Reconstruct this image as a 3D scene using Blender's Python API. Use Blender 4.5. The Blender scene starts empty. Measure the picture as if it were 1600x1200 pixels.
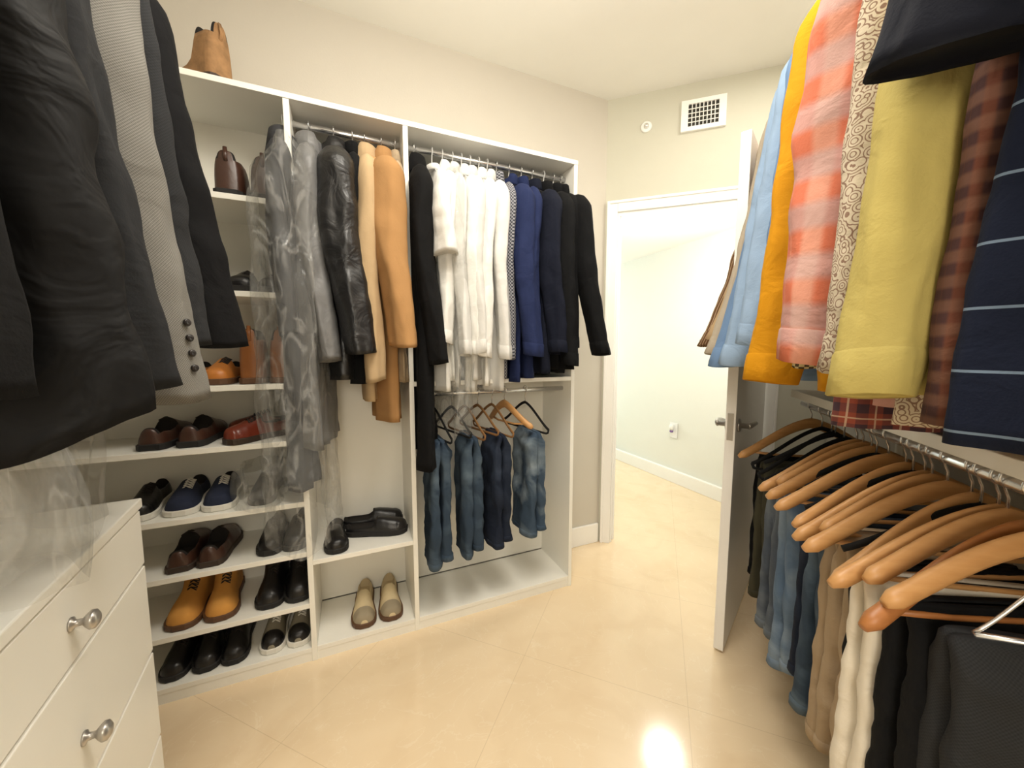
import bpy, math, random
from mathutils import Vector, Matrix, noise
R = random.Random(11)
scene = bpy.context.scene
COL = scene.collection

def lin(c):
    return tuple(((v/255.0)/12.92 if v/255.0 <= .04045 else (((v/255.0)+.055)/1.055)**2.4) for v in c)+(1,)

# ---------------------------------------------------------------- materials
class NT:
    def __init__(s, name):
        s.m = bpy.data.materials.new(name); s.m.use_nodes = True
        s.t = s.m.node_tree; s.b = s.t.nodes['Principled BSDF']
        s.out = s.t.nodes['Material Output']
    def n(s, typ, **kw):
        nd = s.t.nodes.new(typ)
        for k, v in kw.items():
            if k in nd.inputs: nd.inputs[k].default_value = v
            else: setattr(nd, k, v)
        return nd
    def l(s, a, b): s.t.links.new(a, b)
    def math(s, op, a, b=None, c=None):
        nd = s.t.nodes.new('ShaderNodeMath'); nd.operation = op
        for i, v in enumerate((a, b, c)):
            if v is None: continue
            if isinstance(v, (int, float)): nd.inputs[i].default_value = v
            else: s.l(v, nd.inputs[i])
        return nd.outputs[0]
    def mix(s, f, a, b):
        nd = s.t.nodes.new('ShaderNodeMix'); nd.data_type = 'RGBA'
        for sock, v in ((nd.inputs[0], f), (nd.inputs[6], a), (nd.inputs[7], b)):
            if isinstance(v, (int, float, tuple)): sock.default_value = v
            else: s.l(v, sock)
        return nd.outputs[2]

def simple(name, c, rough=.5, metal=0, var=.06, scale=6, bump=0.0, bscale=120):
    t = NT(name); c = lin(c)
    tc = t.n('ShaderNodeTexCoord')
    nz = t.n('ShaderNodeTexNoise', Scale=scale, Detail=3.0); t.l(tc.outputs['Object'], nz.inputs['Vector'])
    d = tuple(x*(1-var) for x in c[:3])+(1,); e = tuple(min(1, x*(1+var)) for x in c[:3])+(1,)
    t.l(t.mix(nz.outputs[0], d, e), t.b.inputs['Base Color'])
    t.b.inputs['Roughness'].default_value = rough; t.b.inputs['Metallic'].default_value = metal
    if bump:
        n2 = t.n('ShaderNodeTexNoise', Scale=bscale, Detail=4.0); t.l(tc.outputs['Object'], n2.inputs['Vector'])
        bp = t.n('ShaderNodeBump', Strength=bump, Distance=.004); t.l(n2.outputs[0], bp.inputs['Height'])
        t.l(bp.outputs[0], t.b.inputs['Normal'])
    return t.m

FC = {}
def fabric(name, c, rough=.9, pattern=None, c2=None, c3=None, p=.08, var=.14, bump=.25, bs=260, crease=.35):
    if name in FC: return FC[name]
    t = NT(name); col = lin(c)
    uv = t.n('ShaderNodeUVMap'); tc = t.n('ShaderNodeTexCoord')
    sep = t.n('ShaderNodeSeparateXYZ'); t.l(uv.outputs[0], sep.inputs[0])
    U, V = sep.outputs[0], sep.outputs[1]
    base = col
    if pattern == 'plaid':
        a = t.math('FRACT', t.math('DIVIDE', U, p)); b = t.math('FRACT', t.math('DIVIDE', V, p))
        a1 = t.math('LESS_THAN', a, .45); b1 = t.math('LESS_THAN', b, .45)
        f = t.math('MULTIPLY', t.math('ADD', a1, b1), .5)
        base = t.mix(f, col, lin(c2))
        a2 = t.math('LESS_THAN', t.math('ABSOLUTE', t.math('SUBTRACT', a, .72)), .035)
        b2 = t.math('LESS_THAN', t.math('ABSOLUTE', t.math('SUBTRACT', b, .72)), .035)
        base = t.mix(t.math('MULTIPLY', t.math('MAXIMUM', a2, b2), .6), base, lin(c3 or (240, 235, 225)))
    elif pattern == 'softplaid':
        def band(x, lo, hi, ph, pp):
            s1 = t.math('MULTIPLY', t.math('ADD', t.math('SINE', t.math('ADD', t.math('MULTIPLY', x, 6.283/pp), ph)), 1.0), .5)
            mr = t.n('ShaderNodeMapRange'); mr.inputs[1].default_value = lo; mr.inputs[2].default_value = hi; t.l(s1, mr.inputs[0]); return mr.outputs[0]
        a = band(U, .3, .7, 0., p*.8); b = band(V, .25, .75, 1., p)
        base = t.mix(t.math('MULTIPLY', a, .8), col, lin(c2)); base = t.mix(t.math('MULTIPLY', b, .55), base, lin(c3))
    elif pattern == 'hstripe':
        b = t.math('LESS_THAN', t.math('FRACT', t.math('DIVIDE', V, p)), .045)
        base = t.mix(b, col, lin(c2))
    elif pattern == 'vstripe':
        b = t.math('LESS_THAN', t.math('FRACT', t.math('DIVIDE', U, p)), .3)
        base = t.mix(b, col, lin(c2))
    elif pattern == 'check':
        ck = t.n('ShaderNodeTexChecker', Scale=1.0/p); t.l(uv.outputs[0], ck.inputs['Vector'])
        ck.inputs['Color1'].default_value = col; ck.inputs['Color2'].default_value = lin(c2)
        base = ck.outputs[0]
    elif pattern == 'paisley':
        vo = t.n('ShaderNodeTexVoronoi', Scale=1.0/p); t.l(uv.outputs[0], vo.inputs['Vector'])
        r = t.math('FRACT', t.math('MULTIPLY', vo.outputs['Distance'], 4.0))
        base = t.mix(t.math('LESS_THAN', r, .35), col, lin(c2))
    elif pattern == 'denim':
        nz = t.n('ShaderNodeTexNoise', Scale=5.0, Detail=5.0, Distortion=.6); t.l(tc.outputs['Object'], nz.inputs['Vector'])
        rp = t.n('ShaderNodeMapRange'); rp.inputs[1].default_value = .42; rp.inputs[2].default_value = .68
        t.l(nz.outputs[0], rp.inputs[0])
        base = t.mix(rp.outputs[0], col, lin(c2))
    elif pattern == 'weave':
        w = t.math('MULTIPLY', t.math('ADD', t.math('MULTIPLY', t.math('SINE', t.math('MULTIPLY', U, 6.283/p)), t.math('SINE', t.math('MULTIPLY', V, 6.283/p))), 1.0), .5)
        base = t.mix(w, col, lin(c2))
    nz = t.n('ShaderNodeTexNoise', Scale=9.0, Detail=4.0); t.l(tc.outputs['Object'], nz.inputs['Vector'])
    hs = t.n('ShaderNodeHueSaturation')
    if isinstance(base, tuple): hs.inputs['Color'].default_value = base
    else: t.l(base, hs.inputs['Color'])
    t.l(t.math('ADD', t.math('MULTIPLY', nz.outputs[0], var*2), 1-var), hs.inputs['Value'])
    t.l(hs.outputs[0], t.b.inputs['Base Color'])
    t.b.inputs['Roughness'].default_value = rough
    t.b.inputs['Specular IOR Level'].default_value = .5 if rough < .6 else .2
    n2 = t.n('ShaderNodeTexNoise', Scale=float(bs), Detail=2.0); t.l(tc.outputs['Object'], n2.inputs['Vector'])
    n3 = t.n('ShaderNodeTexNoise', Scale=11.0, Detail=3.0, Distortion=1.0); t.l(tc.outputs['Object'], n3.inputs['Vector'])
    b1 = t.n('ShaderNodeBump', Strength=bump, Distance=.002); t.l(n2.outputs[0], b1.inputs['Height'])
    b2 = t.n('ShaderNodeBump', Strength=crease, Distance=.02); t.l(n3.outputs[0], b2.inputs['Height'])
    t.l(b1.outputs[0], b2.inputs['Normal']); t.l(b2.outputs[0], t.b.inputs['Normal'])
    FC[name] = t.m
    return t.m

def plastic_mat():
    t = NT('clear_film')
    tr = t.n('ShaderNodeBsdfTransparent'); tr.inputs[0].default_value = (.95, .95, .94, 1)
    gl = t.n('ShaderNodeBsdfPrincipled'); gl.inputs['Base Color'].default_value = (.55, .55, .53, 1); gl.inputs['Roughness'].default_value = .13
    tc = t.n('ShaderNodeTexCoord'); mp = t.n('ShaderNodeMapping'); mp.inputs['Scale'].default_value = (1, 1, .4); t.l(tc.outputs['Object'], mp.inputs[0])
    nz = t.n('ShaderNodeTexNoise', Scale=10.0, Detail=3.0, Distortion=1.2); t.l(mp.outputs[0], nz.inputs['Vector'])
    bp = t.n('ShaderNodeBump', Strength=.9, Distance=.035); t.l(nz.outputs[0], bp.inputs['Height']); t.l(bp.outputs[0], gl.inputs['Normal'])
    rg = t.math('ABSOLUTE', t.math('SUBTRACT', nz.outputs[0], .5))
    mr = t.n('ShaderNodeMapRange'); mr.inputs[1].default_value = .0; mr.inputs[2].default_value = .05; mr.inputs[3].default_value = .34; mr.inputs[4].default_value = .14
    t.l(rg, mr.inputs[0])
    mx = t.n('ShaderNodeMixShader'); t.l(mr.outputs[0], mx.inputs[0]); t.l(tr.outputs[0], mx.inputs[1]); t.l(gl.outputs[0], mx.inputs[2])
    t.l(mx.outputs[0], t.out.inputs['Surface'])
    return t.m

def floor_mat():
    t = NT('marble_tile')
    tc = t.n('ShaderNodeTexCoord'); mp = t.n('ShaderNodeMapping')
    mp.vector_type = 'TEXTURE'
    mp.inputs['Location'].default_value = (1.169, .957, 0); mp.inputs['Rotation'].default_value = (0, 0, math.radians(45))
    t.l(tc.outputs['Object'], mp.inputs['Vector'])
    br = t.n('ShaderNodeTexBrick', Scale=1.0, offset=0.0, squash=1.0)
    br.inputs['Mortar Size'].default_value = .0014; br.inputs['Mortar Smooth'].default_value = .3
    br.inputs['Brick Width'].default_value = .68; br.inputs['Row Height'].default_value = .68
    t.l(mp.outputs[0], br.inputs['Vector'])
    nz = t.n('ShaderNodeTexNoise', Scale=1.6, Detail=6.0, Distortion=1.5); t.l(tc.outputs['Object'], nz.inputs['Vector'])
    c = t.mix(nz.outputs[0], lin((242, 222, 190)), lin((222, 197, 160)))
    n2 = t.n('ShaderNodeTexNoise', Scale=2.5, Detail=8.0, Distortion=3.0); t.l(tc.outputs['Object'], n2.inputs['Vector'])
    vein = t.math('LESS_THAN', t.math('ABSOLUTE', t.math('SUBTRACT', n2.outputs[0], .5)), .005)
    c = t.mix(t.math('MULTIPLY', vein, .15), c, lin((252, 243, 224)))
    n4 = t.n('ShaderNodeTexNoise', Scale=4.0, Detail=6.0, Distortion=1.0); t.l(tc.outputs['Object'], n4.inputs['Vector'])
    mr = t.n('ShaderNodeMapRange'); mr.inputs[1].default_value = .5; mr.inputs[2].default_value = .75; t.l(n4.outputs[0], mr.inputs[0])
    c = t.mix(t.math('MULTIPLY', mr.outputs[0], .28), c, lin((210, 180, 140)))
    c = t.mix(t.math('MULTIPLY', br.outputs['Fac'], .3), c, lin((170, 144, 110)))
    t.l(c, t.b.inputs['Base Color']); t.b.inputs['Roughness'].default_value = .12
    t.b.inputs['Specular IOR Level'].default_value = .65
    return t.m

def wood_mat(name, c1, c2):
    t = NT(name); tc = t.n('ShaderNodeTexCoord'); mp = t.n('ShaderNodeMapping'); mp.inputs['Scale'].default_value = (3, 40, 40)
    t.l(tc.outputs['Object'], mp.inputs[0])
    nz = t.n('ShaderNodeTexNoise', Scale=2.0, Detail=4.0, Distortion=.5); t.l(mp.outputs[0], nz.inputs['Vector'])
    t.l(t.mix(nz.outputs[0], lin(c1), lin(c2)), t.b.inputs['Base Color']); t.b.inputs['Roughness'].default_value = .42
    return t.m

M_wall = simple('cream_wall_paint', (204, 198, 186), .85, var=.02, bump=.08)
M_wall2 = simple('cream_wall_paint_two', (204, 202, 186), .85, var=.02, bump=.08)
M_ceil = simple('ceiling_paint', (240, 238, 230), .9, var=.02)
M_hall = simple('hall_wall_paint', (226, 226, 218), .85, var=.02)
M_trim = simple('white_trim_paint', (244, 242, 237), .4, var=.02)
M_white = simple('white_laminate', (242, 240, 231), .38, var=.02)
M_floor = floor_mat()
M_chrome = simple('chrome', (228, 228, 228), .24, metal=.9)
M_nickel = simple('brushed_nickel', (176, 172, 166), .3, metal=.75)
M_film = plastic_mat()
M_hwhite = simple('white_plastic', (235, 235, 232), .4)
M_velvet = simple('black_velvet', (13, 13, 14), .95)
M_wood = wood_mat('maple_hanger', (212, 164, 108), (184, 132, 78))
M_wood2 = wood_mat('cherry_hanger', (184, 122, 68), (150, 94, 50))
M_velvtan = simple('tan_velvet', (132, 94, 54), .8)
M_dark = simple('dark_lining', (22, 18, 16), .9)
M_btn = simple('dark_button', (30, 24, 22), .3)
M_lace = simple('lace_cord', (40, 34, 30), .9)
M_vent = simple('vent_shadow', (50, 48, 42), .8)

# ---------------------------------------------------------------- mesh helpers
def link(o, parent=None):
    COL.objects.link(o)
    if parent is not None: o.parent = parent
    return o

def mk(name, verts, faces, mats, parent=None, uvs=None, smooth=True, mi=None, bevel=0):
    me = bpy.data.meshes.new(name); me.from_pydata([tuple(v) for v in verts], [], faces); me.update()
    for m in (mats if isinstance(mats, (list, tuple)) else [mats]): me.materials.append(m)
    if smooth: me.polygons.foreach_set('use_smooth', [True]*len(me.polygons))
    if mi: me.polygons.foreach_set('material_index', mi)
    if uvs:
        ul = me.uv_layers.new(name='UVMap')
        flat = []
        for f in uvs:
            for c in f: flat.extend(c)
        ul.data.foreach_set('uv', flat)
    o = bpy.data.objects.new(name, me); link(o, parent)
    if bevel:
        b = o.modifiers.new('bevel', 'BEVEL'); b.width = bevel; b.segments = 2; b.limit_method = 'ANGLE'
    return o

def empty(name, loc, rz=0, label='', cat='', group=None):
    o = bpy.data.objects.new(name, None); o.location = loc; o.rotation_euler = (0, 0, rz); o.empty_display_size = .05
    link(o); o['label'] = label; o['category'] = cat
    if group: o['group'] = group
    return o

def boxes(name, bl, m, parent=None, bevel=0.0, xf=None):
    vs, fs = [], []
    for (x0, x1, y0, y1, z0, z1) in bl:
        b = len(vs)
        for z in (z0, z1):
            for (x, y) in ((x0, y0), (x1, y0), (x1, y1), (x0, y1)): vs.append(Vector((x, y, z)))
        fs += [(b, b+3, b+2, b+1), (b+4, b+5, b+6, b+7), (b, b+1, b+5, b+4), (b+1, b+2, b+6, b+5), (b+2, b+3, b+7, b+6), (b+3, b, b+4, b+7)]
    if xf is not None: vs = [xf @ v for v in vs]
    return mk(name, vs, fs, m, parent, smooth=False, bevel=bevel)

def loft(name, rings, m, parent=None, cap0=True, cap1=True, closed=True, mifn=None, smooth=True):
    n = len(rings[0]); vs = [p for r in rings for p in r]; fs = []; uvs = []; mi = []
    mid = rings[len(rings)//2]; cu = [0.0]
    for j in range(n): cu.append(cu[-1]+(Vector(mid[(j+1) % n])-Vector(mid[j])).length)
    cv = [0.0]
    for i in range(1, len(rings)): cv.append(cv[-1]+max((Vector(rings[i][0])-Vector(rings[i-1][0])).length, 1e-5))
    for i in range(len(rings)-1):
        for j in range(n if closed else n-1):
            k = (j+1) % n
            fs.append((i*n+j, i*n+k, (i+1)*n+k, (i+1)*n+j))
            uvs.append(((cu[j], cv[i]), (cu[j+1], cv[i]), (cu[j+1], cv[i+1]), (cu[j], cv[i+1])))
            mi.append(mifn(i, j) if mifn else 0)
    if cap0: fs.append(tuple(range(n))[::-1]); uvs.append([(0, 0)]*n); mi.append(0)
    if cap1:
        b = (len(rings)-1)*n; fs.append(tuple(b+j for j in range(n))); uvs.append([(0, 0)]*n); mi.append(0)
    return mk(name, vs, fs, m, parent, uvs, smooth, mi)

def tubegeo(path, rad, n=8):
    rings = []; path = [Vector(p) for p in path]; up = None
    for i, p in enumerate(path):
        d = (path[min(i+1, len(path)-1)]-path[max(i-1, 0)]).normalized()
        if up is None:
            up = Vector((0, 1, 0)) if abs(d.y) < .9 else Vector((0, 0, 1))
        a = (up-d*up.dot(d)).normalized(); b = d.cross(a); up = a
        r = rad(i/(len(path)-1)) if callable(rad) else rad
        ra, rb = r if isinstance(r, tuple) else (r, r)
        rings.append([p+a*ra*math.cos(2*math.pi*j/n)+b*rb*math.sin(2*math.pi*j/n) for j in range(n)])
    return rings
def tube(name, path, rad, m, parent=None, n=8): return loft(name, tubegeo(path, rad, n), m, parent)

def tubes(name, paths, rad, m, parent=None, n=6):
    vs, fs = [], []
    for p in paths:
        rs = tubegeo(p, rad, n); b = len(vs); vs += [v for r in rs for v in r]
        for i in range(len(rs)-1):
            for j in range(n):
                k = (j+1) % n; fs.append((b+i*n+j, b+i*n+k, b+(i+1)*n+k, b+(i+1)*n+j))
        fs.append(tuple(b+j for j in range(n))[::-1]); e = b+(len(rs)-1)*n; fs.append(tuple(e+j for j in range(n)))
    return mk(name, vs, fs, m, parent)

def lathe(name, prof, m, parent=None, xf=None, n=20):
    rings = [[Vector((r*math.cos(2*math.pi*j/n), r*math.sin(2*math.pi*j/n), z)) for j in range(n)] for r, z in prof]
    if xf is not None: rings = [[xf @ v for v in r] for r in rings]
    return loft(name, rings, m, parent)

def sm(x, a=0., b=1.):
    t = max(0., min(1., (x-a)/(b-a))); return t*t*(3-2*t)
def spow(x, p): return math.copysign(abs(x)**p, x)
def interp(tab, x):
    for (a, va), (b, vb) in zip(tab, tab[1:]):
        if x <= b:
            t = (x-a)/(b-a); t = max(0, t); return va+(vb-va)*t
    return tab[-1][1]

# ---------------------------------------------------------------- hangers
def hanger(name, loc, rz, style, W, label, hook=.08, drop=.09, group=None, bar=True, tilt=0.0):
    e = empty(name, loc, rz+tilt, label, 'hanger', group)
    hm = M_chrome if style != 'white' else M_hwhite
    r = .017
    pts = [Vector((r*math.cos(a), 0, .006+r*math.sin(a))) for a in [math.radians(x) for x in range(200, -61, -20)]]
    pts += [Vector((.004, 0, -.022)), Vector((0, 0, -.03)), Vector((0, 0, -hook))]
    tube('hook', pts, .0025, hm, e, 6)
    mm = {'wood': M_wood, 'cherry': M_wood2, 'velvet': M_velvet, 'tan': M_velvtan, 'white': M_hwhite, 'clip': M_chrome}[style]
    fat = style in ('wood', 'cherry')
    path = []
    K = 28
    for i in range(K+1):
        k = -1+2*i/K
        path.append(Vector((W*k, (.04 if fat else 0)*k*k, -hook-drop*(.35*abs(k)+.65*sm(abs(k), 0, 1.15)/sm(1, 0, 1.15)))))
    if fat:
        rad = lambda t: ((.0075+.009*(abs(2*t-1))**2)*(1 if .02 < t < .98 else .5), (.022-.006*abs(2*t-1)) if .02 < t < .98 else .008)
    elif style == 'clip': rad = lambda t: .003
    else:
        rad = lambda t: (.0035, .008)
    tube('arms', path, rad, mm, e, 12)
    if bar:
        zb = -hook-drop-.004
        if fat:
            tube('trouser_bar', [(-W*.82, .02, zb+.022), (-W*.4, .012, zb+.010), (W*.4, .012, zb+.010), (W*.82, .02, zb+.022)], .0055, mm, e, 8)
        elif style == 'clip':
            tube('clip_bar', [(-W, 0, zb), (0, 0, zb), (W, 0, zb)], .006, mm, e, 8)
        else:
            pp = [(-W, 0, zb+.006), (-W*.97, 0, zb-.012), (-W*.9, 0, zb-.018), (0, 0, zb-.018), (W*.9, 0, zb-.018), (W*.97, 0, zb-.012), (W, 0, zb+.006)]
            tube('trouser_bar', pp, (.0035, .006), mm, e, 8)
    return e

# ---------------------------------------------------------------- garments
def garment(name, label, cat, loc, rz, m, W=.2, L=.95, T=.045, sleeve='long', SL=.78, seed=0, out=.04, fwd=.0,
            amp=.015, wr=.006, slope=.42, collar='shirt', cuff=None, group=None, front=None, lap=None, R0=.06, flare=0.0, cuffbuttons=False, back_out=-.03, hemdrop=0.0, mslv=None, lobe=1.2, hemwave=0.0, oexp=1.3):
    e = empty(name, loc, rz, label, cat, group)
    rr = random.Random(seed*17+3); ph = [rr.uniform(0, 6.28) for _ in range(10)]; off = Vector((seed*3.7, seed*1.3, 0))
    k1, k2, k3 = rr.uniform(2.2, 3.4), rr.uniform(5, 7), rr.uniform(8, 11)
    def P(th, h):
        c, s = math.cos(th), math.sin(th)
        Wh = W*(.97-.06*sm(h, .05, .3)) + flare*h
        Th = T*(.28+.72*sm(h, 0, .14))
        u = Wh*spow(c, .85); v = Th*spow(s, .75)
        x = u/W
        A = amp*(.25+1.1*h)*(1 if h > .02 else .4)
        v += A*(.65*math.sin(k1*x+ph[0]+1.3*h)+.45*(1-2*abs(math.sin((k2*x+ph[1])/2-.9*h))))
        v += (1 if s > 0 else -1)*abs(s)**.5*A*.6*(1-1.8*abs(math.sin((k3*x+ph[2]+h)/2)))
        u += A*.5*math.sin(5*h+ph[3])
        z = -h*L - slope*abs(u)*(1-sm(h, 0, .34)) - hemdrop*h*sm(abs(x), .2, 1)
        z += .035*(1-sm(abs(u), .0, .07))*(1-sm(h, 0, .1))*-.4
        z += hemwave*sm(h, .7, 1)*math.sin(4*x+ph[4]+s)
        p = Vector((u, v, z)); q = p*6+off
        d = noise.noise(q)*wr*1.6+noise.noise(q*2.7)*wr
        p.x += d*.6*c; p.y += d*(1 if s > 0 else -1)*abs(s)**.5
        return p
    N, MM = 80, 40
    rings = [[P(2*math.pi*j/N, (i/MM)**1.15) for j in range(N)] for i in range(MM+1)]
    loft('body', rings, m, e)
    if collar:
        if collar == 'shirt': prof = [(-.004, -.03), (-.004, .03), (.003, .036), (.010, .03), (.020, -.022), (.012, -.024)]; a, b = .062, min(.042, T+.006)
        elif collar == 'coat': prof = [(-.006, -.04), (-.006, .03), (.006, .04), (.018, .032), (.04, -.045), (.026, -.05)]; a, b = .06, min(.042, T+.006)
        else: prof = [(-.004, -.02), (-.003, .004), (.003, .006), (.008, .0), (.008, -.02), (.002, -.024)]; a, b = .075, min(.042, T+.004)
        rings = []
        for i in range(29):
            th = 2*math.pi*i/28
            rings.append([Vector(((a+dr)*math.cos(th), (b+dr*.6)*math.sin(th), z-.02*(math.sin(th)*(front or 1) > .5))) for dr, z in prof])
        loft('collar', rings, m, e, cap0=False, cap1=False)
    ms = mslv or m
    if sleeve:
        for sg in (1, -1):
            o = out if sg > 0 else back_out
            z0 = -slope*W*.97+.02
            zr = rr.uniform(.95, 1.03); lg = sleeve == 'long'
            def cen(k):
                bend = math.exp(-((k-.45)/.25)**2)
                return Vector((sg*(W-.035)+sg*(.02*sm(k, 0, .15)+o*k**oexp), fwd*k**1.4-.018*bend, z0-SL*zr*k))
            S = 44 if lg else 20; n2 = 44
            def ring(k, f=1.0):
                if lg: ru = (R0+.018)*(1-.34*k)*f; rv = R0*(.74-.16*k)*f
                else: ru = R0*(1.1+.2*k)*f; rv = R0*(.62+.08*k)*f
                g = .25+.75*math.sqrt(min(1, k/(.085 if lg else .3)))
                c0 = cen(k); r = []; lb = lobe*sm(k, .04, .35)
                for j in range(n2):
                    th = 2*math.pi*j/n2
                    q = Vector((math.cos(th)*1.2, math.sin(th)*1.2, k*(9 if lg else 3)))+off*(1.5+sg)
                    w = 1+(noise.noise(q)*9+noise.noise(q*2.1)*6)*wr*(.5+k)
                    w += lb*(.07*math.sin(2*th+ph[6]+2.5*k)+.13*(.5-abs(math.sin(1.5*th+ph[7]-2*k)))+.06*(.5-abs(math.sin(2.5*th+ph[8]+3*k))))
                    w += .035*math.sin(k*34+ph[4]+2*math.sin(th+ph[5]))*math.exp(-((k-.5)/.3)**2)*(wr/.006)
                    pz = (hemwave*.6+.008)*sm(k, .6, 1)*math.sin(th+ph[9])
                    r.append(c0+Vector((ru*g*w*math.cos(th), rv*g*w*math.sin(th), pz)))
                return r
            rings = [ring(i/S) for i in range(S+1)]
            last = rings[-1]; c0 = cen(1)
            rings.append([c0+(p-c0)*.88+Vector((0, 0, .004)) for p in last]); rings.append([c0+(p-c0)*.8+Vector((0, 0, .030 if lg else .010)) for p in last])
            loft('sleeve', rings, ms, e)
            if cuff and lg:
                loft('cuff', [ring(.925, 1.0), ring(.93, 1.04), ring(.96, 1.05), ring(.998, 1.05), ring(1.0, 1.0)], m, e, cap0=False, cap1=False)
            if cuffbuttons and sg > 0:
                for b in range(4):
                    k = .84+.03*b; fr = front or -1
                    rg_ = ring(k); jj = int(n2*(36/360.)) if fr > 0 else n2-int(n2*(36/360.))
                    pp = rg_[jj]; nrm = (pp-cen(k)); nrm.z = 0; nrm.y *= 1.6; nrm.normalize()
                    xf = Matrix.Translation(pp+nrm*.003) @ nrm.to_track_quat('Z', 'Y').to_matrix().to_4x4()
                    lathe('button', [(.002, -.002), (.0065, -.002), (.0075, .002), (.006, .004), (.002, .003)], M_btn, e, xf, 12)
    if front:
        def S(u, h, o):
            th = math.acos(max(-1, min(1, spow(u/(W*.93), 1/.85)))); th = th if front > 0 else -th
            p = P(th, h); p.y += front*o; return p
        if lap:
            for sg in (1, -1):
                rows = 10; rg = []
                for i in range(rows+1):
                    t = i/rows; h = .015+t*.42
                    u0 = sg*(.045*(1-t)+.004); wd = .05*(1-t)**.6+.004
                    if t < .25: wd *= .6+1.6*t
                    u1 = u0+sg*wd
                    rg.append([S(u0, h, .004), S((u0+u1)/2, h, .010), S(u1, h, .008), S(u1, h, .002), S(u0, h, .001)])
                loft('lapel', rg, m, e)
        else:
            rg = []
            for i in range(25):
                h = .03+.96*i/24
                rg.append([S(-.016, h, .0015), S(-.016, h, .005), S(.016, h, .005), S(.016, h, .0015)])
            loft('placket', rg, m, e)
        for b in range(3 if lap else 6):
            h = (.46+.12*b) if lap else (.08+.15*b)
            pp = S(0, h, .008)
            xf = Matrix.Translation(pp) @ Vector((0, front, 0)).to_track_quat('Z', 'Y').to_matrix().to_4x4()
            lathe('button', [(.001, -.003), (.0055, -.003), (.006, 0), (.0045, .0012), (.001, .001)], M_btn if lap else M_hwhite, e, xf, 10)
    return e

def trousers(name, label, loc, rz, m, W=.15, L=.6, T=.035, seed=0, amp=.012, group=None, wr=.006, lead=.05):
    """trousers folded over a hanger bar: two stacked legs"""
    e = empty(name, loc, rz, label, 'trousers', group)
    rr = random.Random(seed*31+5); ph = [rr.uniform(0, 6.28) for _ in range(6)]; off = Vector((seed*2.1, seed, 4))
    def P(th, h, side):
        c, s = math.cos(th), math.sin(th)
        Th = T*.5*(.5+.5*sm(h, 0, .08))*(1+.2*h)
        u = W*spow(c, .5)*(1-.04*side*h); v = side*Th*.85+Th*spow(s, .6); x = u/W; A = amp*(.2+.8*h)
        v += A*(.6*math.sin(2.2*x+ph[0]+.4*h)+.35*math.sin(5*x+ph[1+(side > 0)]-.6*h))
        v += (1 if s > 0 else -1)*abs(s)**.5*(-.006*math.exp(-(x/.1)**2)*sm(h, .1, .3))
        z = -h*L*(1-lead*(side > 0))
        p = Vector((u, v, z)); q = p*8+off; d = (noise.noise(q)*1.6+noise.noise(q*2.6))*wr
        p.x += d*c*.35; p.y += d*(1 if s > 0 else -1)*abs(s)**.5; return p
    for side in (1, -1):
        n = 48
        top = [Vector((W*.98*spow(math.cos(2*math.pi*j/n), .5), side*T*.2+T*.25*math.sin(2*math.pi*j/n), .010)) for j in range(n)]
        loft('leg', [top]+[[P(2*math.pi*j/n, i/26, side) for j in range(n)] for i in range(27)], m, e)
        rg = []
        for h, o in ((.945, .0005), (.95, .003), (.995, .003), (.998, .0005)):
            r = []
            for j in range(n):
                th = 2*math.pi*j/n; p = P(th, h, side); r.append(p+Vector((math.cos(th)*o, math.sin(th)*o, 0)))
            rg.append(r)
        loft('hem', rg, m, e, cap0=False, cap1=False)
    return e

def film_bag(name, label, loc, rz, W, T, L, seed, top_slope=.35, wr=.02, flare=.1):
    e = empty(name, loc, rz, label, 'plastic bag')
    off = Vector((seed*2.3, 7, seed)); rings = []
    for i in range(49):
        h = i/48; r = []
        for j in range(84):
            th = 2*math.pi*j/84; c, s = math.cos(th), math.sin(th)
            g = .25+.75*sm(h, 0, .08)
            u = W*spow(c, .8)*(1+flare*h); v = T*g*spow(s, .8)
            z = -h*L-top_slope*abs(u)*(1-sm(h, 0, .3))
            q = Vector((u*7, v*7, z*2.5))+off
            d = noise.noise(q)*wr+noise.noise(q*2.6)*wr*.7
            r.append(Vector((u+d*c, v+d*s+.02*math.sin(6*c+seed)*h, z+.05*noise.noise(q*1.5)*sm(h, .85, 1))))
        rings.append(r)
    loft('film', rings, M_film, e, cap0=False, cap1=False)
    return e

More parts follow.
